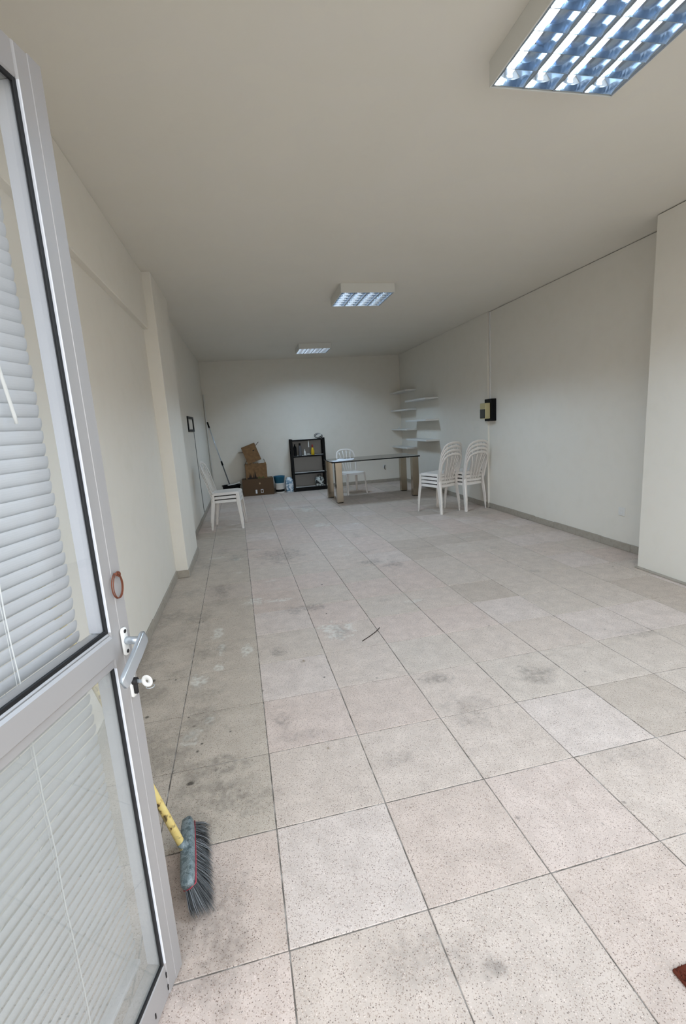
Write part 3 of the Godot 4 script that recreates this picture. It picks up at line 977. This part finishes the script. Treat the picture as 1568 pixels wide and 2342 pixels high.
func rack() -> void:
	var t := thing("shelf_rack", "low black shelf rack against the back wall", "shelf rack", Vector3(1.695, 0, -9.08))
	var w := 0.345
	for p in [[-w, -0.14], [w, -0.14], [-w, 0.14], [w, 0.14]]:
		box_part("post", Vector3(p[0] - 0.022, 0.0, p[1] - 0.017), Vector3(p[0] + 0.022, 1.115, p[1] + 0.017), 0.003, M.black_plastic, t)
	for y in [0.085, 0.395, 0.76, 1.10]:
		var s := begin()
		box(s, Vector3(-w, y - 0.018, -0.13), Vector3(w, y - 0.004, 0.128))
		part(s, "shelf_board", M.white_plastic, t)
		box_part("front_rail", Vector3(-w + 0.022, y - 0.030, 0.128), Vector3(w - 0.022, y, 0.155), 0.003, M.black_plastic, t)
	box_part("plinth", Vector3(-w + 0.022, 0.0, 0.11), Vector3(w - 0.022, 0.055, 0.14), 0.002, M.black_plastic, t)
	for y in [0.081, 0.391, 0.756]:
		box_part("back_panel", Vector3(-w + 0.022, y, -0.145), Vector3(w - 0.022, y + (0.29 if y < 0.1 else 0.325), -0.135), 0.001, M.grey_panel, t)
	for s in [-1.0, 1.0]:
		for y in [0.5, 0.86]:
			box_part("side_bar", Vector3(s * w - 0.008, y, -0.125), Vector3(s * w + 0.008, y + 0.02, 0.125), 0.002, M.black_plastic, t)
	# what stands on it
	var y2 := 0.756
	bottle("spray_bottle", "tall black bottle at the left end of the rack's upper shelf", Vector3(1.425, y2, -9.06), [Vector2(0, 0), Vector2(0.034, 0), Vector2(0.036, 0.01), Vector2(0.036, 0.17), Vector2(0.028, 0.2), Vector2(0.014, 0.215), Vector2(0, 0.216)], M.black_plastic, [Vector2(0.013, 0.2), Vector2(0.014, 0.25), Vector2(0, 0.252)], M.black_plastic)
	bottle("spray_can", "grey spray can beside the tall black bottle", Vector3(1.53, y2, -9.02), [Vector2(0, 0), Vector2(0.031, 0), Vector2(0.032, 0.006), Vector2(0.032, 0.2), Vector2(0.02, 0.22), Vector2(0, 0.221)], M.grey_plastic, [Vector2(0.021, 0.212), Vector2(0.021, 0.262), Vector2(0.016, 0.268), Vector2(0, 0.268)], M.dark_metal)
	bottle("small_bottle", "small white bottle in the middle of the rack's upper shelf", Vector3(1.625, y2, -8.99), [Vector2(0, 0), Vector2(0.02, 0), Vector2(0.021, 0.005), Vector2(0.02, 0.08), Vector2(0.009, 0.1), Vector2(0, 0.101)], M.white_plastic, [Vector2(0.009, 0.095), Vector2(0.009, 0.13), Vector2(0, 0.132)], M.white_plastic)
	bottle("detergent_bottle", "yellow bottle with a red cap on the rack's upper shelf", Vector3(1.795, y2, -8.99), [Vector2(0, 0), Vector2(0.033, 0), Vector2(0.036, 0.008), Vector2(0.036, 0.09), Vector2(0.027, 0.13), Vector2(0.018, 0.16), Vector2(0, 0.161)], M.yellow_plastic, [Vector2(0.015, 0.155), Vector2(0.017, 0.2), Vector2(0.012, 0.225), Vector2(0, 0.226)], M.red_plastic)
	var cup := thing("small_bowl", "small white bowl lying between the bottles on the rack", "bowl", Vector3(1.69, y2, -8.975))
	var cs := begin(true)
	lathe(cs, [Vector2(0, 0.001), Vector2(0.022, 0.001), Vector2(0.036, 0.036), Vector2(0.038, 0.036), Vector2(0.038, 0.034), Vector2(0.024, 0.0), Vector2(0, 0)], 16)
	part(cs, "bowl", M.white_plastic, cup)
	# a white strip hanging from the top board
	var hang := thing("hanging_strip", "narrow white strip hanging from the top board of the rack", "strip", Vector3(1.712, 0.93, -8.945))
	box_part("strip", Vector3(-0.008, 0.0, -0.0015), Vector3(0.008, 0.148, 0.0015), 0.0006, M.white_plastic, hang)
	# coil of cable on the top
	var coil := thing("cable_coil", "coil of black and white cable on top of the rack", "cable", Vector3(1.955, 1.096, -9.05))
	for i in 4:
		var c := begin(true)
		hoop(c, Vector3(0, 0, 0), 0.085 - i * 0.004, 0.07, 0.007, Transform3D(Basis(Vector3.RIGHT, deg_to_rad(40.0) + 0.16 * i) * Basis(Vector3.UP, 0.12 * (i - 1.5)), Vector3(0, 0.057 + i * 0.002, 0.012 * i - 0.02)), 26, 6)
		part(c, "turn", M.black_plastic if i % 2 == 0 else M.white_plastic, coil)
	# patterned bag on the bottom shelf
	var bag := thing("patterned_bag", "black and white patterned bag on the rack's bottom shelf", "bag", Vector3(1.905, 0.081, -9.03))
	lumpy("bag_body", bag, Vector3(0.095, 0.108, 0.075), 31, pattern_mat("zebra", Color(0.06, 0.06, 0.06), Color(0.8, 0.82, 0.8), 41, 0.02))
	var hd := begin(true)
	sweep(hd, [Vector3(-0.04, 0.2, 0), Vector3(-0.03, 0.245, 0.01), Vector3(0.03, 0.245, 0.01), Vector3(0.04, 0.2, 0)], Vector3(0, 0, 1), [0.012], [0.004], 6)
	part(hd, "bag_handle", M.black_plastic, bag)

func pattern_mat(key: String, a: Color, b: Color, seed_: int, freq: float) -> StandardMaterial3D:
	var m := mat(key, Color.WHITE, 0.6)
	m.albedo_texture = noise_tex(seed_, freq, [[0.0, a], [0.46, a], [0.5, b], [1.0, b]], 256, 2)
	m.uv1_triplanar = true
	m.uv1_scale = Vector3.ONE * 3.0
	return m

func lumpy(called: String, parent: Node, r: Vector3, seed_: int, m: Material) -> void:
	# a soft upright bag: flat foot, bulging sides, pinched top
	var st := begin(true)
	var nn := noise(seed_, 3.0)
	var rows := 10
	var cols := 22
	var grid := []
	for i in rows + 1:
		var v := float(i) / rows
		var line := []
		for k in cols:
			var a := TAU * k / cols
			var c := signf(cos(a)) * pow(absf(cos(a)), 0.55)
			var s := signf(sin(a)) * pow(absf(sin(a)), 0.55)
			var f := (0.9 + 0.12 * sin(v * PI)) * (1.0 if v < 0.75 else 1.0 - 0.55 * pow((v - 0.75) / 0.25, 2.0))
			var wob := 1.0 + 0.14 * nn.get_noise_3d(c * 2.0, v * 3.0, s * 2.0) * (1.0 if i > 0 else 0.3)
			line.append(Vector3(c * r.x * f * wob, v * r.y * 2.0 * (1.0 + (0.05 * nn.get_noise_2d(k * 1.7, 9.0) if i == rows else 0.0)), s * r.z * f * wob * (1.0 if v < 0.8 else 0.8)))
		grid.append(line)
	for i in rows:
		for k in cols:
			var k2 := (k + 1) % cols
			var p: Vector3 = grid[i][k]
			quad(st, grid[i][k], grid[i][k2], grid[i + 1][k2], grid[i + 1][k], Vector3(p.x, 0, p.z))
	for e in [[0, Vector3.DOWN], [rows, Vector3.UP]]:
		var y: float = 0.0 if e[0] == 0 else r.y * 1.96
		for k in cols:
			tri(st, Vector3(0, y, 0), grid[e[0]][k], grid[e[0]][(k + 1) % cols], e[1])
	part(st, called, m, parent)

func carton(t: Node3D, w: float, h: float, d: float, m: Material, open := false) -> void:
	# walls of a carton with thickness, base at y = 0, centred in x and z
	var st := begin()
	var k := 0.005
	box(st, Vector3(-w / 2, 0, -d / 2), Vector3(w / 2, k, d / 2))
	box(st, Vector3(-w / 2, k, d / 2 - k), Vector3(w / 2, h, d / 2))
	box(st, Vector3(-w / 2, k, -d / 2), Vector3(w / 2, h, -d / 2 + k))
	box(st, Vector3(-w / 2, k, -d / 2 + k), Vector3(-w / 2 + k, h, d / 2 - k))
	box(st, Vector3(w / 2 - k, k, -d / 2 + k), Vector3(w / 2, h, d / 2 - k))
	part(st, "carton_body", m, t)
	if not open:
		for s in [-1.0, 1.0]:
			box_part("flap", Vector3(-w / 2 + 0.001, h, minf(0, s * d / 2) + 0.001), Vector3(w / 2 - 0.001, h + 0.004, maxf(0, s * d / 2) - 0.001), 0.001, m, t)

func boxes() -> void:
	var zf := -8.9
	# bottom carton
	var b := thing("cardboard_box", "large dark brown cardboard box, bottom of the pile", "box", Vector3(0.58, 0, zf - 0.155), 0.0)
	carton(b, 0.645, 0.348, 0.31, M.cardboard_dark)
	box_part("tape_strip", Vector3(-0.322, 0.352, -0.024), Vector3(0.322, 0.3528, 0.024), 0.0, M.tape, b)
	box_part("tape_tail", Vector3(0.02, 0.235, 0.155), Vector3(0.05, 0.27, 0.1556), 0.0, M.tape, b)
	# printed handling marks low on the front: a bar and an open frame
	box_part("printed_bar", Vector3(-0.065, 0.045, 0.155), Vector3(-0.03, 0.125, 0.1556), 0.0, M.paper, b)
	var pr := begin()
	for q in [[0.045, 0.05, 0.054, 0.125], [0.088, 0.05, 0.097, 0.125], [0.054, 0.05, 0.088, 0.059], [0.054, 0.116, 0.088, 0.125]]:
		box(pr, Vector3(q[0], q[1], 0.155), Vector3(q[2], q[3], 0.1556))
	part(pr, "printed_frame", M.paper, b)
	# middle carton, torn open, with a dark leaf print
	var m := thing("cardboard_box", "open brown cardboard box with dark leaf print, middle of the pile", "box", Vector3(0.565, 0.3525, zf - 0.16), 0.03)
	carton(m, 0.44, 0.30, 0.28, M.cardboard, true)
	var jag := begin()
	var r := RandomNumberGenerator.new()
	r.seed = 5
	for i in 11:
		var x := -0.21 + i * 0.039
		box(jag, Vector3(x, 0.285, 0.1345), Vector3(x + 0.032, 0.305 + r.randf() * 0.03, 0.1405), 0.001)
	part(jag, "torn_edge", M.cardboard, m)
	for f in [[-1.0, 0.5], [1.0, -0.35]]:
		box_part("flap", Vector3(-0.1, 0, -0.002), Vector3(0.1, 0.1, 0.002), 0.001, M.cardboard, m, Transform3D(Basis(Vector3.UP, PI / 2) * Basis(Vector3.RIGHT, f[1]), Vector3(f[0] * 0.216, 0.30, 0)))
	var leaves := begin()
	for i in 7:
		var x := -0.185 + i * 0.028
		var tall := 0.06 + 0.07 * absf(sin(i * 2.2)) + 0.01 * i
		var o := Vector3(0, 0, 1)
		var z := 0.1407
		tri(leaves, Vector3(x - 0.013, 0.004, z), Vector3(x + 0.016, 0.004, z), Vector3(x + 0.016 * sin(i * 1.7), tall, z), o)
	box(leaves, Vector3(-0.2, 0.002, 0.1401), Vector3(0.02, 0.03, 0.1406))
	part(leaves, "leaf_print", M.print_brown, m)
	var green := begin()
	for i in 5:
		var x := 0.03 + i * 0.026
		tri(green, Vector3(x - 0.02, 0.006, 0.1407), Vector3(x + 0.02, 0.006, 0.1407), Vector3(x, 0.035 + 0.02 * sin(i * 2.0), 0.1407), Vector3(0, 0, 1))
	part(green, "leaf_print", M.print_green, m)
	# top carton, tipped on its edge, flaps out
	var t := thing("cardboard_box", "plain brown cardboard box tipped on its edge, top of the pile", "box", Vector3(0.414, 0.662, zf - 0.15))
	t.rotation = Vector3(0, 0, deg_to_rad(18.0))
	var inner := Node3D.new()
	inner.name = "carton"
	t.add_child(inner)
	inner.position = Vector3(0.148, 0.0, 0.0)
	carton(inner, 0.296, 0.36, 0.24, M.cardboard, false)
	box_part("hand_hole", Vector3(0.05, 0.215, 0.1195), Vector3(0.085, 0.24, 0.1208), 0.001, M.print_brown, inner)
	for q in [[-62.0, 0.146, 0.30], [70.0, -0.146, 0.26]]:
		box_part("loose_flap", Vector3(-0.003, 0, -0.11), Vector3(0.001, 0.1, 0.11), 0.001, M.cardboard_dark, inner, Transform3D(Basis(Vector3.BACK, deg_to_rad(q[0])), Vector3(q[1], q[2], 0)))

	# white tub with a teal top, and the packet beside it
	var tub := thing("plastic_tub", "white tub with a teal top standing beside the boxes", "tub", Vector3(1.035, 0, -9.0))
	var tb := begin(true)
	lathe(tb, [Vector2(0, 0), Vector2(0.088, 0), Vector2(0.092, 0.008), Vector2(0.10, 0.2), Vector2(0.104, 0.204), Vector2(0.104, 0.214), Vector2(0, 0.216)], 20)
	part(tb, "body", M.white_plastic, tub)
	var lb := begin(true)
	lathe(lb, [Vector2(0.0935, 0.035), Vector2(0.0955, 0.085)], 20)
	part(lb, "label_band", M.black_plastic, tub)
	var tt := begin(true)
	lathe(tt, [Vector2(0, 0.216), Vector2(0.096, 0.216), Vector2(0.118, 0.345), Vector2(0.122, 0.352), Vector2(0.122, 0.365), Vector2(0.112, 0.365), Vector2(0.094, 0.228), Vector2(0, 0.228)], 20)
	part(tt, "teal_top", M.teal_plastic, tub)
	var pk := thing("plastic_packet", "white and blue printed packet between the tub and the rack", "packet", Vector3(1.245, 0, -9.02))
	lumpy("packet_body", pk, Vector3(0.085, 0.16, 0.065), 52, pattern_mat("packet_print", Color(0.36, 0.52, 0.62), Color(0.86, 0.88, 0.9), 43, 0.016))

func tub_and_pole() -> void:
	var t := thing("black_tub", "open black plastic tub on the floor in the back left corner", "tub", Vector3(0.03, 0, -9.0))
	var st := begin(true)
	lathe(st, [Vector2(0, 0), Vector2(0.15, 0), Vector2(0.155, 0.01), Vector2(0.185, 0.245), Vector2(0.2, 0.25), Vector2(0.2, 0.26), Vector2(0.18, 0.26), Vector2(0.15, 0.016), Vector2(0, 0.014)], 24, Transform3D(), Vector3(1, 1, 0.72))
	part(st, "body", M.black_plastic, t)
	var b := thing("dust_brush", "white dust brush lying across the black tub", "brush", Vector3(0.095, 0.26, -8.93), 0.3)
	var bs := begin(true)
	sweep(bs, [Vector3(-0.14, 0.012, 0), Vector3(-0.02, 0.016, 0), Vector3(0.03, 0.02, 0), Vector3(0.12, 0.05, 0.01)], Vector3(0, 1, 0), [0.05, 0.05, 0.022, 0.024], [0.022, 0.022, 0.016, 0.014], 8)
	part(bs, "handle", M.white_plastic, b)
	var p := thing("extension_pole", "telescopic pole with black grip leaning in the back left corner", "pole", Vector3(0.052, 0.03, -8.98))
	var top := Vector3(-0.322, 1.58, -9.10) - Vector3(0.052, 0.03, -8.98)
	var low := begin(true)
	tube(low, [Vector3.ZERO, top * 0.44], 0.0125, 10)
	part(low, "lower_shaft", M.grey_plastic, p)
	var col := begin(true)
	tube(col, [top * 0.42, top * 0.475], 0.018, 10)
	part(col, "collar", M.black_plastic, p)
	var up := begin(true)
	tube(up, [top * 0.44, top * 0.94], 0.0105, 10)
	part(up, "upper_shaft", M.steel, p)
	var grip := begin(true)
	tube(grip, [top * 0.925, top], 0.0165, 10)
	part(grip, "grip", M.black_plastic, p)

func wall_things() -> void:
	# fuse box by the step in the right wall
	var f := thing("fuse_box", "cream fuse box on a black backing on the right wall", "fuse box", Vector3(XR, 1.285, -5.235))
	box_part("backing_box", Vector3(-0.075, 0.0, -0.104), Vector3(0.0, 0.31, 0.095), 0.004, M.black_plastic, f)
	var cv := box_part("cover", Vector3(-0.150, 0.035, -0.10), Vector3(-0.075, 0.255, 0.06), 0.006, M.cream_plastic, f)
	box_part("door_flap", Vector3(-0.1545, 0.045, -0.09), Vector3(-0.15, 0.17, 0.05), 0.001, M.brown_window, cv)
	var tr := thing("cable_trunking", "thin white cable trunking rising from the fuse box to the ceiling", "trunking", Vector3(XR, 1.595, -5.30))
	box_part("cover_strip", Vector3(-0.012, 0.0, -0.012), Vector3(0.0, H - 1.595 - 0.008, 0.012), 0.002, M.white_plastic, tr)
	# sockets
	var s := thing("wall_socket", "small white wall socket low on the right wall", "socket", Vector3(XR, 0.375, -2.79), -PI / 2)
	socket(s)
	var s2 := thing("wall_socket", "white wall socket low on the back wall behind the desk", "socket", Vector3(3.45, 0.36, ZB), 0.0)
	socket(s2)
	var c := thing("cable_end", "short black cable hanging from the back wall behind the desk", "cable", Vector3(3.45, 0.36, ZB + 0.012))
	var st := begin(true)
	tube(st, [Vector3(0.012, 0.03, 0.012), Vector3(-0.004, 0.005, 0.02), Vector3(-0.008, -0.03, 0.018), Vector3(0.004, -0.06, 0.014), Vector3(0.016, -0.075, 0.02)], 0.006, 8)
	part(st, "cord", M.black_plastic, c)
	# black frame on the left wall and the cable that drops from it
	var fr := thing("wall_frame", "flat black rectangular frame fixed to the left wall", "frame", Vector3(XL, 1.40, -6.40))
	for q in [[-0.38, 0.0, 0.38, 0.035], [-0.38, 0.187, 0.38, 0.222], [-0.38, 0.035, -0.30, 0.187], [0.30, 0.035, 0.38, 0.187]]:
		box_part("frame_bar", Vector3(0.0, q[1], q[0]), Vector3(0.014, q[3], q[2]), 0.002, M.black_plastic, fr)
	var w := thing("wall_cable", "thin grey cable running down the left wall from the black frame", "cable", Vector3(XL + 0.005, 0.09, -6.72))
	var ws := begin(true)
	tube(ws, [Vector3(0, 0, -0.12), Vector3(0, 0.5, -0.06), Vector3(0, 0.9, -0.02), Vector3(0, 1.31, 0)], 0.005, 6)
	part(ws, "cord", mat("grey_cable", Color(0.52, 0.52, 0.50), 0.6), w)
	var k := thing("corner_conduit", "white conduit running down the back left corner", "conduit", Vector3(XL + 0.02, 0.09, ZB + 0.025))
	var ks := begin(true)
	tube(ks, [Vector3(0, 0, 0), Vector3(0.0, 1.5, 0), Vector3(0.0, 2.05, 0.0)], 0.012, 8)
	part(ks, "pipe", M.white_plastic, k)

func socket(t: Node3D) -> void:
	box_part("plate", Vector3(-0.04, -0.04, 0.0), Vector3(0.04, 0.04, 0.009), 0.003, M.white_plastic, t)
	var st := begin(true)
	lathe(st, [Vector2(0.0, 0.0005), Vector2(0.019, 0.0005), Vector2(0.021, 0.002), Vector2(0.021, -0.001)], 16, Transform3D(Basis(Vector3.RIGHT, PI / 2), Vector3(0, 0, 0.009)))
	part(st, "socket_face", M.white_plastic, t)

# ------------------------------------------------------------------ broom behind the door
func broom() -> void:
	var t := thing("broom", "grey bristled broom with a worn yellow handle leaning behind the door", "broom", Vector3(0.118, 0, -0.315))
	var lean := Vector3(-0.059, 0.135, -0.04).normalized()
	# the head: y along the handle's lean across the floor, z along the block
	var up := Vector3(lean.x, lean.y, 0).normalized()
	var ax := Basis(Vector3.UP, deg_to_rad(6.5)) * Basis(up.cross(Vector3(0, 0, 1)).normalized(), up, Vector3(0, 0, 1))
	up = ax.y
	var head := Transform3D(ax, Vector3(-0.006, 0.086, 0.003))
	var bl := begin(true)
	var pts := []
	var ws := []
	for i in 13:
		var u := float(i) / 12.0 * 2.0 - 1.0
		pts.append(head * Vector3(0, 0, u * 0.122))
		ws.append(0.044 * (1.0 - 0.25 * pow(absf(u), 6.0)))
	sweep(bl, pts, up, ws, [0.03], 12, 0.55)
	var bm := mat("broom_block", Color(1, 1, 1), 0.35)
	bm.albedo_texture = noise_tex(61, 0.02, [[0.0, Color(0.24, 0.29, 0.31)], [0.42, Color(0.36, 0.41, 0.42)], [0.5, Color(0.60, 0.64, 0.65)], [0.58, Color(0.40, 0.45, 0.46)], [1.0, Color(0.66, 0.69, 0.70)]], 256)
	bm.uv1_triplanar = true
	bm.uv1_scale = Vector3.ONE * 9.0
	part(bl, "block", bm, t)
	var rim := begin(true)
	for s in [-1.0, 1.0]:
		sweep(rim, [head * Vector3(s * 0.019, -0.013, -0.118), head * Vector3(s * 0.0205, -0.013, 0), head * Vector3(s * 0.019, -0.013, 0.118)], up, [0.004], [0.003], 6)
	sweep(rim, [head * Vector3(-0.019, -0.013, 0.118), head * Vector3(0, -0.013, 0.124), head * Vector3(0.019, -0.013, 0.118)], up, [0.004], [0.003], 6)
	part(rim, "red_rim", mat("broom_rim", Color(0.66, 0.22, 0.27), 0.5), t)
	# bristles: splayed strands, some bent over
	var br := begin()
	var r := RandomNumberGenerator.new()
	r.seed = 12
	for i in 2600:
		var u := r.randf_range(-1, 1)
		var v := r.randf_range(-1, 1)
		var a := head * Vector3(v * 0.017, -0.012, u * 0.115)
		var splay := Vector3(v * 0.020 + 0.004 + r.randf_range(-0.007, 0.007), 0, (u * absf(u)) * 0.052 + r.randf_range(-0.010, 0.010))
		var end := a + ax * splay - up * 0.075
		end.y = maxf(r.randf_range(0.001, 0.006), 0.001)
		var mid := a.lerp(end, 0.55) + ax * splay * 0.12
		var g := pow(r.randf(), 2.2) * 0.30 + 0.010
		br.set_color(Color(g * 0.94, g, g * 1.05))
		var wd := 0.00065
		var side := Vector3(r.randf_range(-1, 1), 0, r.randf_range(-1, 1)).normalized()
		var side2 := side.cross(Vector3.UP)
		var ring0 := [a + side * wd, a - side * wd * 0.5 + side2 * wd, a - side * wd * 0.5 - side2 * wd]
		var ring1 := [mid + side * wd, mid - side * wd * 0.5 + side2 * wd, mid - side * wd * 0.5 - side2 * wd]
		for k in 3:
			var k2 := (k + 1) % 3
			quad(br, ring0[k], ring0[k2], ring1[k2], ring1[k], ring0[k] + ring0[k2] - a * 2.0)
			tri(br, ring1[k], ring1[k2], end, ring1[k] + ring1[k2] - mid * 2.0)
	var brm := mat("bristle", Color.WHITE, 0.5)
	brm.vertex_color_use_as_albedo = true
	var bo := part(br, "bristles", brm, t)
	bo.set_meta("kind", "stuff")
	# socket and handle, worn paint over dark wood
	var hs := Vector3(0.089, 0.13, -0.318) - Vector3(0.118, 0, -0.315)
	var sock := begin(true)
	sweep(sock, [head * Vector3(0, 0.010, 0), hs - lean * 0.012], Vector3(0, 0, 1), [0.032, 0.027], [0.032, 0.027], 12)
	part(sock, "socket", bm, t)
	var hm := mat("broom_handle", Color(1, 1, 1), 0.5)
	hm.albedo_texture = noise_tex(63, 0.028, [[0.0, Color(0.16, 0.10, 0.06)], [0.285, Color(0.20, 0.12, 0.07)], [0.325, Color(0.72, 0.56, 0.30)], [0.40, Color(0.87, 0.77, 0.47)], [1.0, Color(0.90, 0.82, 0.55)]], 256)
	hm.uv1_triplanar = true
	hm.uv1_scale = Vector3.ONE * 4.5
	var hd := begin(true)
	tube(hd, [hs - lean * 0.032, hs + lean * 0.2, hs + lean * 1.09], 0.0122, 12)
	part(hd, "handle", hm, t)

func small_things() -> void:
	# coir doormat, only its corner is in the picture
	var t := thing("doormat", "corner of a rust brown coir doormat at the right edge of the floor", "doormat", Vector3(1.68, 0.0, 0.46), 0.06)
	var st := begin()
	st.set_color(Color(0.7, 0.7, 0.7))
	box(st, Vector3(-0.345, 0.0, -0.205), Vector3(0.345, 0.008, 0.205), 0.002)
	part(st, "backing", M.coir, t)
	var pile := begin()
	var r := RandomNumberGenerator.new()
	r.seed = 8
	for i in 9000:
		var p := Vector3(r.randf_range(-0.344, 0.344), 0.007, r.randf_range(-0.204, 0.204))
		var tip := p + Vector3(r.randf_range(-0.005, 0.005), r.randf_range(0.006, 0.011), r.randf_range(-0.005, 0.005))
		var s := Vector3(r.randf_range(-1, 1), 0, r.randf_range(-1, 1)).normalized() * 0.0016
		var s2 := s.cross(Vector3.UP)
		var g := r.randf_range(0.5, 1.5)
		pile.set_color(Color(g, g, g))
		tri(pile, p + s, p - s * 0.5 + s2 * 0.87, tip, s + s2)
		tri(pile, p - s * 0.5 + s2 * 0.87, p - s * 0.5 - s2 * 0.87, tip, -s)
		tri(pile, p - s * 0.5 - s2 * 0.87, p + s, tip, s - s2)
	var po := part(pile, "coir_pile", M.coir, t)
	po.set_meta("kind", "stuff")
	# the dry twig on the tiles
	var w := thing("twig", "thin dark bent twig lying on the floor tiles", "twig", Vector3(1.106, 0.0, -1.775))
	var ws := begin(true)
	tube(ws, [Vector3(-0.081, 0.003, 0.078), Vector3(-0.02, 0.004, 0.030), Vector3(0.035, 0.004, -0.020), Vector3(0.081, 0.003, -0.078)], 0.0026, 6)
	part(ws, "stem", M.twig, w)
	var cap := thing("small_jar", "tiny white jar on the second lowest corner shelf", "jar", Vector3(3.76, 1.188, -9.0))
	var cs := begin(true)
	lathe(cs, [Vector2(0, 0), Vector2(0.017, 0), Vector2(0.016, 0.03), Vector2(0.012, 0.036), Vector2(0, 0.036)], 12)
	part(cs, "lid", M.white_plastic, cap)
